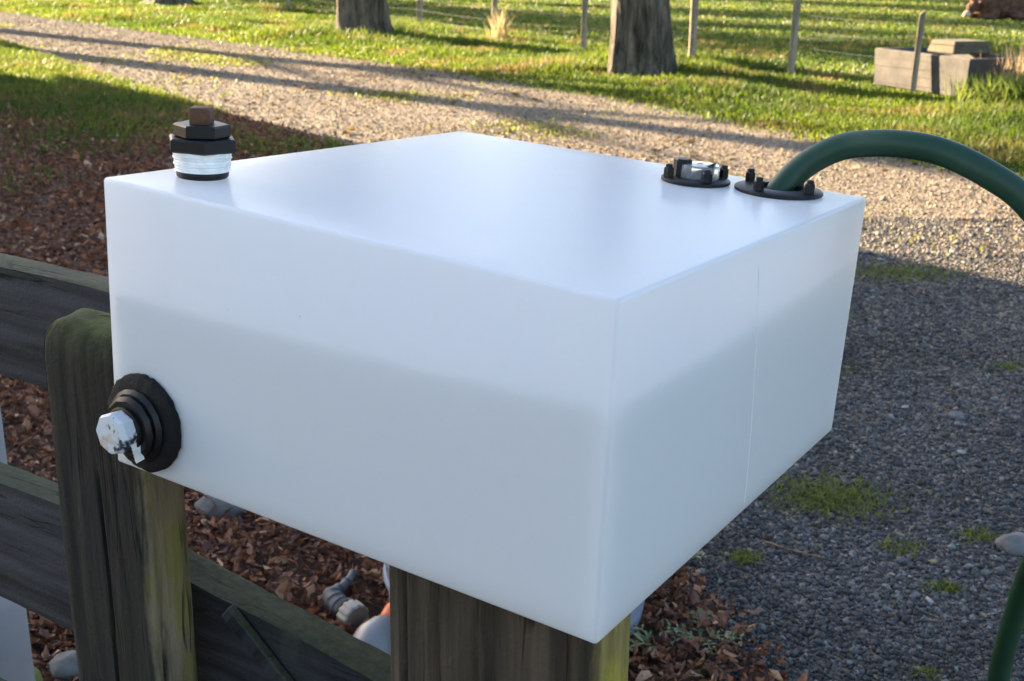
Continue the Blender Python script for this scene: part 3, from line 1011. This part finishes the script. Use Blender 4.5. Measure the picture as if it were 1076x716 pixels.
add_tube(bm, catmull(HOSE, 14), .0156, 20)
hose = obj('garden_hose', bm, M['hose'], None)
tag(hose, 'dark green hose arching out of the tank lid', 'hose')

# ------------------------------------------------------------------ things on the ground
def rock(loc, size, seed, label, sink=.35):
    bm = bmesh.new()
    bmesh.ops.create_icosphere(bm, subdivisions=4, radius=1)
    for v in bm.verts:
        k = 1 + .22 * mnoise.noise(v.co * 1.3 + Vector((seed, 0, 0))) + .05 * mnoise.noise(v.co * 5 + Vector((seed, 3, 0)))
        v.co = Vector((v.co.x * size[0] * k, v.co.y * size[1] * k, v.co.z * size[2] * k))
    o = obj('stone', bm, M['stone'], None, True, (loc[0], loc[1], size[2] * sink))
    tag(o, label, 'stone', 'stones on the ground')
rock((-.84, 3.20), (.085, .07, .055), 2, 'rounded pale stone in the leaves beside the dark post', .55)
rock((-.99, 2.36), (.06, .05, .04), 7, 'small pale stone half hidden behind the dark post foot', .5)
rock((1.43, 3.03), (.055, .045, .035), 12, 'grey stone on the gravel next to the hose', .5)
rock((1.62, 4.05), (.030, .026, .02), 17, 'little grey stone on the shaded gravel at the right', .5)

def fitting():
    o0 = Vector((-.437, 2.624, .05))
    t = tag(empty('pipe_fitting', tuple(o0)), 'worn grey pipe elbow with cream ribbed nut lying in leaves', 'pipe fitting')
    tail = Vector((-.401, 2.746, .06)) - o0; nut = Vector((-.365, 2.545, .045)) - o0
    nd = nut.normalized()
    bm = bmesh.new()
    P = catmull([tail, tail * .55, tail * .12 - nd * .012, nd * .02, nd * .055], 8)
    n = len(P)
    rs = []
    for k in range(n):
        u_ = k / (n - 1)
        rs.append(.010 + .006 * min(1, u_ * 3) + .010 * min(1, max(0, u_ - .35) * 5) + (.003 if int(u_ * 30) % 5 == 0 else 0))
    add_tube(bm, P, rs, 20)
    obj('elbow', bm, M['grey_blue'], t)
    Mx = Matrix.Translation(nd * .06) @ nd.to_track_quat('Z', 'Y').to_matrix().to_4x4()
    bm = bmesh.new(); add_lathe(bm, [(.030, -.010), (.034, -.008), (.034, .001), (.030, .003)], 24, Mx)
    obj('ring', bm, M['black'], t)
    bm = bmesh.new()
    n = 48
    add_lathe(bm, [(.030, .003), (.035, .005), (.037, .010), (.037, .040), (.034, .045), (.020, .046)], n, Mx)
    bm.verts.ensure_lookup_table()
    inv = Mx.inverted()
    for k, v in enumerate(list(bm.verts)):
        if (k % n) % 4 < 2:
            c = inv @ v.co; c.x *= .93; c.y *= .93; v.co = Mx @ c
    obj('nut', bm, M['cream'], t, True, angle=25)
fitting()

def bottle():
    t = tag(empty('bottle', (-.321, 2.365, .055)), 'milky plastic bottle with orange cap lying behind the wide post', 'bottle')
    ax = Vector((.055, .124, .055)).normalized()
    Mx = ax.to_track_quat('Z', 'Y').to_matrix().to_4x4()
    bm = bmesh.new()
    add_lathe(bm, [(.030, -.075), (.050, -.072), (.055, -.064), (.055, .045), (.052, .060), (.038, .092), (.024, .108), (.020, .112), (.020, .12)], 36, Mx)
    obj('body', bm, M['bottle'], t)
    bm = bmesh.new()
    add_lathe(bm, [(.024, .105), (.026, .108), (.026, .142), (.023, .146)], 36, Mx)
    obj('cap', bm, M['orange'], t, True, angle=30)
bottle()

def tub():
    t = tag(empty('plastic_tub', (.02, 2.66, .0)), 'blue grey plastic tub mostly hidden behind the wide post', 'tub')
    bm = bmesh.new()
    add_lathe(bm, [(.02, .012), (.300, .010), (.315, .02), (.332, .20), (.340, .203), (.344, .212), (.341, .222), (.328, .222), (.324, .214), (.308, .03), (.02, .022)], 56)
    obj('shell', bm, M['tub'], t, True, angle=40)
    bm = bmesh.new(); add_lathe(bm, [(.318, .125), (.323, .127), (.334, .133), (.332, .139), (.320, .141)], 56, None, False, False)
    obj('rib', bm, M['tub'], t)
tub()

def twigs():
    for i, (pts, r, lab) in enumerate([
        ([(-.36, 2.80, .035), (-.31, 2.75, .045), (-.27, 2.69, .04), (-.25, 2.66, .035)], .009, 'short knobbly tan stick lying in leaves above the pipe fitting'),
        ([(.72, 3.04, .015), (.80, 2.98, .017), (.87, 2.95, .014)], .0025, 'thin brown twig on the gravel beside the small green tuft')]):
        bm = bmesh.new()
        P = catmull(pts, 6)
        add_tube(bm, P, [r * (1 + .35 * math.sin(k * 1.3)) * (1 - .25 * k / len(P)) for k in range(len(P))], 8, wob=.3)
        tag(obj('twig', bm, M['twig']), lab, 'twig', 'twigs on the ground')
twigs()

# ------------------------------------------------------------------ grass
def smooth_noise(x, y, s, seed):
    """cheap value noise in numpy"""
    r = np.random.default_rng(seed); G = r.random((64, 64))
    x = x * s; y = y * s
    xi = np.floor(x).astype(int); yi = np.floor(y).astype(int)
    fx_ = x - xi; fy_ = y - yi
    fx_ = fx_ * fx_ * (3 - 2 * fx_); fy_ = fy_ * fy_ * (3 - 2 * fy_)
    g = lambda i, j: G[i % 64, j % 64]
    return (g(xi, yi) * (1-fx_) + g(xi+1, yi) * fx_) * (1-fy_) + (g(xi, yi+1) * (1-fx_) + g(xi+1, yi+1) * fx_) * fy_

def blades(P, h, w, lean, c1, c2, gamma=1.0, patch=None):
    n = len(P)
    a = rng.uniform(0, 2 * np.pi, n)
    dx = np.stack([np.cos(a), np.sin(a), np.zeros(n)], 1)
    l = rng.normal(0, 1, (n, 3)) * lean; l[:, 2] = 0
    h = h[:, None]; w = w[:, None]
    up_ = np.array([[0, 0, 1.0]])
    b0 = P - dx * w; b1 = P + dx * w
    m0 = P + up_ * h * .55 + l * h * .35 - dx * w * .75; m1 = P + up_ * h * .55 + l * h * .35 + dx * w * .75
    t = P + up_ * h * np.clip(1 - .25 * (l ** 2).sum(1, keepdims=True), .3, 1) + l * h
    V = np.stack([b0, b1, m0, m1, t], 1).reshape(-1, 3)
    i0 = np.arange(n)[:, None] * 5
    T = np.stack([i0 + [[0, 1, 3]], i0 + [[0, 3, 2]], i0 + [[2, 3, 4]]], 1).reshape(-1, 3)
    k = rng.random((n, 1)) ** gamma
    col = np.array(c1) * (1 - k) + np.array(c2) * k
    if patch is not None:      # straw-brown and deep green patches
        m1 = np.clip(smooth_noise(P[:, 0], P[:, 1], 1.6, patch) * 2.4 - 1.35, 0, 1)[:, None] * (rng.random((n, 1)) < .7)
        m2 = np.clip(smooth_noise(P[:, 0], P[:, 1], 1.0, patch + 1) * 2.4 - .75, 0, 1)[:, None]
        col = col * (1 - m2 * .75) + np.array([.045, .082, .010]) * m2 * .75
        col = col * (1 - m1 * .8) + np.array([.22, .135, .06]) * m1 * .8
    return V, T, np.repeat(col, 5, axis=0)

def stuff(name, V, T, mat, cols, label, cat):
    o = link(bpy.data.objects.new(name, np_mesh(name, V, T, mat, cols)))
    return tag(o, label, cat, kind='stuff')

G1, G2 = (.042, .082, .007), (.165, .20, .016)
# verge between driveway and wire fence
N = 210000
y = 8 + 34 * rng.random(N) ** 1.6
xf = interp_y(FAR, y); xe = fence_x(y) + .5
u_ = rng.random(N)
x = xf - .35 + (xe - xf + .35) * u_
edge = x - xf
dens = np.clip((edge + .35) / .8, .12, 1) * np.clip(.35 + 1.1 * smooth_noise(x, y, 1.3, 4), 0, 1)
keep = (rng.random(N) < dens) & (x < .55 * y + 2)
x, y, edge = x[keep], y[keep], edge[keep]
nz = smooth_noise(x, y, .8, 8)
h = (.05 + .16 * nz ** 1.5 * np.clip(edge / 1.2, .25, 1)) * rng.uniform(.6, 1.4, len(x))
for tx_, ty_ in ((1.76, 17.2), (-3.02, 24.2)):
    dd = np.hypot(x - tx_, y - ty_); h *= np.where((x > fence_x(y) - 1.0) & (y < 18), .45, 1) if tx_ > 0 else 1
    h *= (1 + .8 * np.exp(-((dd - .8) / .6) ** 2)) * np.where((dd < 1.0) & (y < ty_ - .1), .6, 1)
P = np.stack([x, y, np.zeros(len(x))], 1)
V, T, cc = blades(P, h, .004 + .00045 * y, .45, G1, G2, 1.3, 71)
stuff('verge_grass', V, T, M['grass'], cc, 'rough green grass on the verge beyond the driveway', 'grass')
# paddock
N = 150000
y = 11 + 60 * rng.random(N) ** 1.5
x = fence_x(y) + .3 + (np.clip(.5 * y + 3, 0, 40) - fence_x(y)) * rng.random(N)
dens = np.clip(-.1 + 1.5 * smooth_noise(x + y * .3, y, .9, 14), .05, 1)
bare = np.exp(-(((x - fence_x(y)) / 1.1) ** 2)) * (y < 19.5)
keep = (rng.random(N) < dens * (1 - .85 * bare)) & (x < .5 * y + 2)
x, y = x[keep], y[keep]
P = np.stack([x, y, np.zeros(len(x))], 1)
V, T, cc = blades(P, rng.uniform(.03, .10, len(x)), .005 + .0007 * y, .6, (.045, .085, .010), (.15, .19, .026), 1.0, 81)
stuff('paddock_grass', V, T, M['grass'], cc, 'short grazed grass of the paddock behind the wire fence', 'grass')
# grass patch on the left, between leaf bed and driveway
N = 90000
y = 7.2 + 16 * rng.random(N)
xn = interp_y(NEAR, y)
x = xn + .1 - (np.clip(.62 * y, 4, 12) + xn) * rng.random(N)
dens = np.clip(1.9 * smooth_noise(x, y, 1.1, 22) - .45, 0, 1) * np.clip((y - 7.6) / 4.5, 0, 1) + .7 * (y > 13.2)
keep = rng.random(N) < dens
x, y = x[keep], y[keep]
P = np.stack([x, y, np.full(len(x), .008)], 1)
V, T, cc = blades(P, rng.uniform(.03, .13, len(x)), .004 + .0004 * y, .55, (.05, .08, .01), (.16, .19, .022), 1.2, 91)
stuff('bank_grass', V, T, M['grass'], cc, 'patchy green grass at the upper left beside the leaf bed', 'grass')
# thin grass down the middle and edges of the driveway
N = 26000
y = 6.5 + 22 * rng.random(N)
a_, b_ = interp_y(NEAR, y), interp_y(FAR, y)
t_ = np.where(rng.random(N) < .7, rng.normal(.52, .06, N), rng.random(N))
x = a_ + (b_ - a_) * t_
keep = rng.random(N) < np.clip(2.4 * smooth_noise(x, y, .7, 31) - 1.25, 0, 1) * np.clip((y - 7) / 9, .12, 1)
x, y = x[keep], y[keep]
P = np.stack([x, y, np.full(len(x), .004)], 1)
V, T, cc = blades(P, rng.uniform(.02, .05, len(x)), .005 + .0006 * y, .8, (.10, .12, .02), (.22, .23, .06), 1.0)
stuff('driveway_grass', V, T, M['grass'], cc, 'thin short grass strip growing along the driveway middle', 'grass')

def tuft(name, loc, rx, ry, n, h0, h1, c1, c2, label, cat, group, lean=.8, wd=.0022):
    r_ = np.sqrt(rng.random(n)); a = rng.uniform(0, 6.283, n)
    P = np.stack([rx * r_ * np.cos(a) + rx * .45 * rng.normal(size=n), ry * r_ * np.sin(a) + ry * .45 * rng.normal(size=n), np.full(n, .006)], 1)
    V, T, cc = blades(P, rng.uniform(h0, h1, n), np.full(n, wd), lean, c1, c2)
    o = link(bpy.data.objects.new(name, np_mesh(name, V, T, M['grass'], cc)))
    o.location = (loc[0], loc[1], 0)
    tag(o, label, cat, group)
gA, gB = (.07, .095, .012), (.22, .25, .03)
for loc, rx, ry, n, hh, lab in [
    ((.98, 3.34), .13, .10, 900, .045, 'largest green grass tuft on the shaded gravel right of the tank'),
    ((1.10, 3.02), .045, .035, 130, .03, 'yellowish small tuft just below the largest gravel tuft'),
    ((.645, 2.95), .035, .025, 160, .03, 'small bright tuft on the gravel near the leaf pile'),
    ((1.15, 2.80), .025, .02, 110, .03, 'tiny round green tuft alone on the gravel near the hose'),
    ((1.345, 3.10), .045, .03, 130, .03, 'small tuft beside the grey stone on the gravel'),
    ((2.05, 6.15), .24, .14, 900, .04, 'flat mossy grass patch at the shadow edge beside the tank'),
    ((2.08, 4.60), .10, .05, 220, .03, 'low grass tuft at the right edge of the shaded gravel'),
    ((1.30, 4.55), .07, .05, 110, .025, 'sparse little tuft midway along the shaded gravel'),
    ((.97, 2.40), .02, .02, 60, .03, 'tiny tuft at the very bottom of the gravel')]:
    tuft('grass_tuft', loc, rx, ry, n, hh * .4, hh, gA, gB, lab, 'grass tuft', 'grass tufts in the gravel', 1.3, .0017)
tuft('dry_grass', (5.95, 14.35), .22, .2, 120, .3, .85, (.28, .20, .10), (.45, .34, .20), 'tall dry straw coloured grass stalks beside the trough', 'dry grass', None, .16, .008)
tuft('dry_grass', (-.30, 23.6), .12, .12, 90, .3, .8, (.30, .25, .12), (.42, .34, .18), 'pale dry grass stalks at the foot of a thin fence post', 'dry grass', None, .25, .009)
tuft('grass_clump', (5.55, 13.6), .40, .28, 1400, .15, .48, (.06, .10, .014), (.17, .21, .035), 'lush green grass clump in front of the dry stalks', 'grass', None, .45, .009)

# weeds right of the wide post
def weed(loc, seed, n, ln, label):
    rr = random.Random(seed)
    t = tag(empty('weed', (loc[0], loc[1], .01)), label, 'weed', 'weeds by the leaf pile')
    gm = basic('weed_green', (.10, .14, .045), (.23, .27, .12), 30, .6)
    for i in range(n):
        a = rr.uniform(0, 6.28)
        pts = [Vector((0, 0, 0))]
        d = Vector((math.cos(a) * .5, math.sin(a) * .5, 1)).normalized()
        for k in range(6):
            pts.append(pts[-1] + d * ln / 6)
            d = (d + Vector((math.cos(a) * .22, math.sin(a) * .22, -.22))).normalized()
        bm = bmesh.new(); add_tube(bm, pts, [.0028 * (1 - .12 * k) for k in range(7)], 6)
        st_ = obj('stem', bm, gm, t)
        bm = bmesh.new()
        for k in range(2, 7):
            for s in (-1, 1):
                p = pts[k]; q = Vector((math.cos(a + s * 1.2), math.sin(a + s * 1.2), rr.uniform(.0, .5))).normalized()
                l = ln * rr.uniform(.14, .24); sd = q.cross(Vector((0, 0, 1))).normalized() * l * .16
                vv = [bm.verts.new(c) for c in (p, p + q * l * .5 + sd + Vector((0, 0, .003)), p + q * l, p + q * l * .5 - sd + Vector((0, 0, .003)))]
                bm.faces.new(vv)
        obj('leaf', bm, gm, st_, False)
weed((.42, 2.86), 3, 9, .12, 'pale green weed between the leaf pile and the tank corner')
weed((.46, 2.50), 9, 8, .11, 'bright green weed sprouting from the brown leaf pile')
weed((.36, 2.46), 12, 3, .15, 'weed with one long arching stem beside the blue grey tub')

# ------------------------------------------------------------------ gravel chips near the camera
def chips(P, s, cols):
    n = len(P)
    base = np.array([[1, 0, 0], [0, 1, 0], [-1, 0, 0], [0, -1, 0], [0, 0, 1], [0, 0, -1]], float)
    tri = np.array([[0, 1, 4], [1, 2, 4], [2, 3, 4], [3, 0, 4], [1, 0, 5], [2, 1, 5], [3, 2, 5], [0, 3, 5]])
    V = base[None] * rng.uniform(.6, 1.35, (n, 6, 1)) + rng.normal(0, .16, (n, 6, 3))
    a = rng.uniform(0, 6.283, n); ca, sa = np.cos(a), np.sin(a)
    t = rng.uniform(-.6, .6, n); ct, st_ = np.cos(t), np.sin(t)
    x, y, z = V[..., 0], V[..., 1], V[..., 2] * .7
    x, z = x * ct[:, None] - z * st_[:, None], x * st_[:, None] + z * ct[:, None]
    x, y = x * ca[:, None] - y * sa[:, None], x * sa[:, None] + y * ca[:, None]
    V = np.stack([x, y, z], -1) * s[:, None, None] + P[:, None]
    T = (np.arange(n)[:, None, None] * 6 + tri[None]).reshape(-1, 3)
    return V.reshape(-1, 3), T, np.repeat(cols, 6, axis=0)
N = 150000
y = 2.0 + 5.6 * rng.random(N) ** 1.25
lo = interp_y(NEAR, y); hi = .47 * y + .6
x = lo + .02 + (hi - lo) * rng.random(N) + .05 * rng.normal(size=N)
s = rng.lognormal(-5.33, .36, N) * (1 + .05 * y)
g = (np.clip(rng.lognormal(-2.52, .44, N), .03, .28) * (.72 + .55 * smooth_noise(x, y, 2.1, 61)))[:, None]  # grey toned darker than the far stones, shade put into the colour
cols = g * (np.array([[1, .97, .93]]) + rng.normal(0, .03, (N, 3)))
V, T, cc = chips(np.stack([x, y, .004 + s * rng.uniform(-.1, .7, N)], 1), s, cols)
stuff('gravel_chips', V, T, M['chip'], cc, 'loose grey gravel chips on the near driveway, darkened for its shade', 'gravel')
N = 190000
y = 6.6 + 30 * rng.random(N) ** 1.7
lo = interp_y(NEAR, y); hi = np.minimum(interp_y(FAR, y), .5 * y + .5)
x = lo + (hi - lo) * rng.random(N)
s = rng.lognormal(-5.35, .40, N) * (1 + .035 * y)
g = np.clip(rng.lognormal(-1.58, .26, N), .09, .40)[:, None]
cols = g * (np.array([[1, .83, .62]]) + rng.normal(0, .03, (N, 3)))  # straw tan, also brightened and warmed so the colour carries the sunlight
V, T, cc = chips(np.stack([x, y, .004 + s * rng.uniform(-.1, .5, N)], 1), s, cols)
stuff('driveway_stones', V, T, M['chip'], cc, 'coarser stones scattered over the driveway, sunlight painted into their pale tan', 'gravel')

# ------------------------------------------------------------------ fallen leaves
LEAF_PROF = np.array([[-1, 0, 0], [-.45, .42, .10], [.25, .46, .16], [1, 0, .12], [.25, -.46, .14], [-.45, -.42, .08], [-.1, 0, -.06]])
LEAF_TRI = np.array([[0, 6, 1], [1, 6, 2], [2, 6, 3], [3, 6, 4], [4, 6, 5], [5, 6, 0]])
def rot_rand(n, tilt):
    a = rng.uniform(0, 6.283, n); b = rng.normal(0, tilt, n); c = rng.normal(0, tilt, n)
    z = np.zeros(n); o = np.ones(n)
    Rz = np.stack([np.cos(a), -np.sin(a), z, np.sin(a), np.cos(a), z, z, z, o], 1).reshape(n, 3, 3)
    Rx = np.stack([o, z, z, z, np.cos(b), -np.sin(b), z, np.sin(b), np.cos(b)], 1).reshape(n, 3, 3)
    Ry = np.stack([np.cos(c), z, np.sin(c), z, o, z, -np.sin(c), z, np.cos(c)], 1).reshape(n, 3, 3)
    return Rz @ Rx @ Ry
def leaf_cols(n):
    k = rng.random((n, 1))
    c = np.array([.085, .034, .018]) * (1 - k) + np.array([.34, .14, .065]) * k
    pale = rng.random((n, 1)) < .07
    return np.where(pale, np.array([.52, .32, .19]) * rng.uniform(.6, 1.1, (n, 1)), c)
def leaf_mesh(P, s, tilt, cols):
    n = len(P)
    B = LEAF_PROF[None] * np.stack([np.ones(n), rng.uniform(.5, 1.15, n), rng.uniform(-2.5, 4.5, n)], 1)[:, None, :]
    B = B + rng.normal(0, .15, B.shape)
    Q = np.einsum('nij,nkj->nki', rot_rand(n, tilt), B) * s[:, None, None] + P[:, None]
    T = (np.arange(n)[:, None, None] * 7 + LEAF_TRI[None]).reshape(-1, 3)
    return Q.reshape(-1, 3), T, np.repeat(cols, 7, axis=0)

N = 110000
y = 1.55 + 11.3 * rng.random(N) ** 1.55
hi = interp_y(NEAR, y); lo = np.maximum(-.56 * y - .5, -8)
x = lo + (hi + .08 - lo) * rng.random(N) + .03 * rng.normal(size=N)
grassy = np.clip(1.9 * smooth_noise(x, y, 1.1, 22) - .45, 0, 1) * np.clip((y - 7.6) / 4.5, 0, 1)
keep = rng.random(N) > grassy * .6
x, y = x[keep], y[keep]
hump = .05 * smooth_noise(x, y, 1.7, 41)
sz = rng.lognormal(-4.42, .36, len(x)) * (1 + .03 * y)
z = .010 + hump * rng.random(len(x)) + sz * rng.uniform(.1, .7, len(x))
# which ones show largest in the gaps around the fence: keep those as single leaves
d = np.stack([x, y, z - CAM_H], 1)
Rc = np.array([list(rt), list(up), list(fw)])
q = d @ Rc.T
px = 538 + 1253 * q[:, 0] / q[:, 2]; py = 358 - 1253 * q[:, 1] / q[:, 2]
vis = ((px > 205) & (px < 408) & (py < 585 + (px - 205) * .47) & (py > 520 + (px - 205) * .39)) | ((px > 5) & (px < 52) & (py > 415) & (py < 500)) | ((px > 38) & (px < 76) & (py > 665) & (py < 716)) | ((px > 690) & (px < 800) & (py > 620) & (py < 716))
score = np.where(vis, sz / q[:, 2], 0)
order = np.argsort(-score)
single = order[:300]
single = single[score[single] > 0]
mask = np.ones(len(x), bool); mask[single] = False
V, T, cc = leaf_mesh(np.stack([x, y, z], 1)[mask], sz[mask], .6, leaf_cols(mask.sum()))
stuff('leaf_litter', V, T, M['leaf'], cc, 'thick brown layer of fallen leaves beyond the fence', 'fallen leaves')
protos = []
for k in range(10):
    B = LEAF_PROF * np.array([1, rng.uniform(.5, 1.15), rng.uniform(-2.5, 4.5)]) + rng.normal(0, .14, LEAF_PROF.shape)
    protos.append(np_mesh('fallen_leaf', B, LEAF_TRI, M['leaf_single']))
bed = bpy.data.objects['leaf_bed']
for i in single:
    o = bpy.data.objects.new('fallen_leaf', protos[rnd.randrange(10)])
    o.location = (x[i], y[i], z[i])
    o.scale = (sz[i],) * 3
    o.rotation_euler = (rnd.gauss(0, .6), rnd.gauss(0, .6), rnd.uniform(0, 6.28))
    link(o, bed)
# leaves and straw strewn over the driveway and the verge foot
N = 9000
y = 2.3 + 19.7 * rng.random(N) ** 1.2
a_, b_ = interp_y(NEAR, y), interp_y(FAR, y)
x = a_ + (b_ + .7 - a_) * rng.random(N)
keep = (x < .5 * y + .3) & (rng.random(N) < np.clip(2.2 * smooth_noise(x, y, .9, 51) - .7, 0.05, 1) * np.clip(y / 9, .3, 1))
x, y = x[keep], y[keep]
yb = 14.5 + 9 * rng.random(5200)
xb = fence_x(yb) + rng.normal(.25, .45, 5200)
kb = smooth_noise(xb, yb, .9, 77) > .42
x = np.concatenate([x, xb[kb]]); y = np.concatenate([y, yb[kb]])
n = len(x)
k = rng.random((n, 1))
cols = np.array([.10, .055, .03]) * (1 - k) + np.array([.34, .25, .13]) * k
V, T, cc = leaf_mesh(np.stack([x, y, np.full(n, .02)], 1), rng.lognormal(-3.9, .35, n) * np.clip(y / 9, .35, 1), .35, cols)
stuff('strewn_leaves', V, T, M['leaf'], cc, 'dry leaf and straw scraps strewn over the driveway', 'fallen leaves')
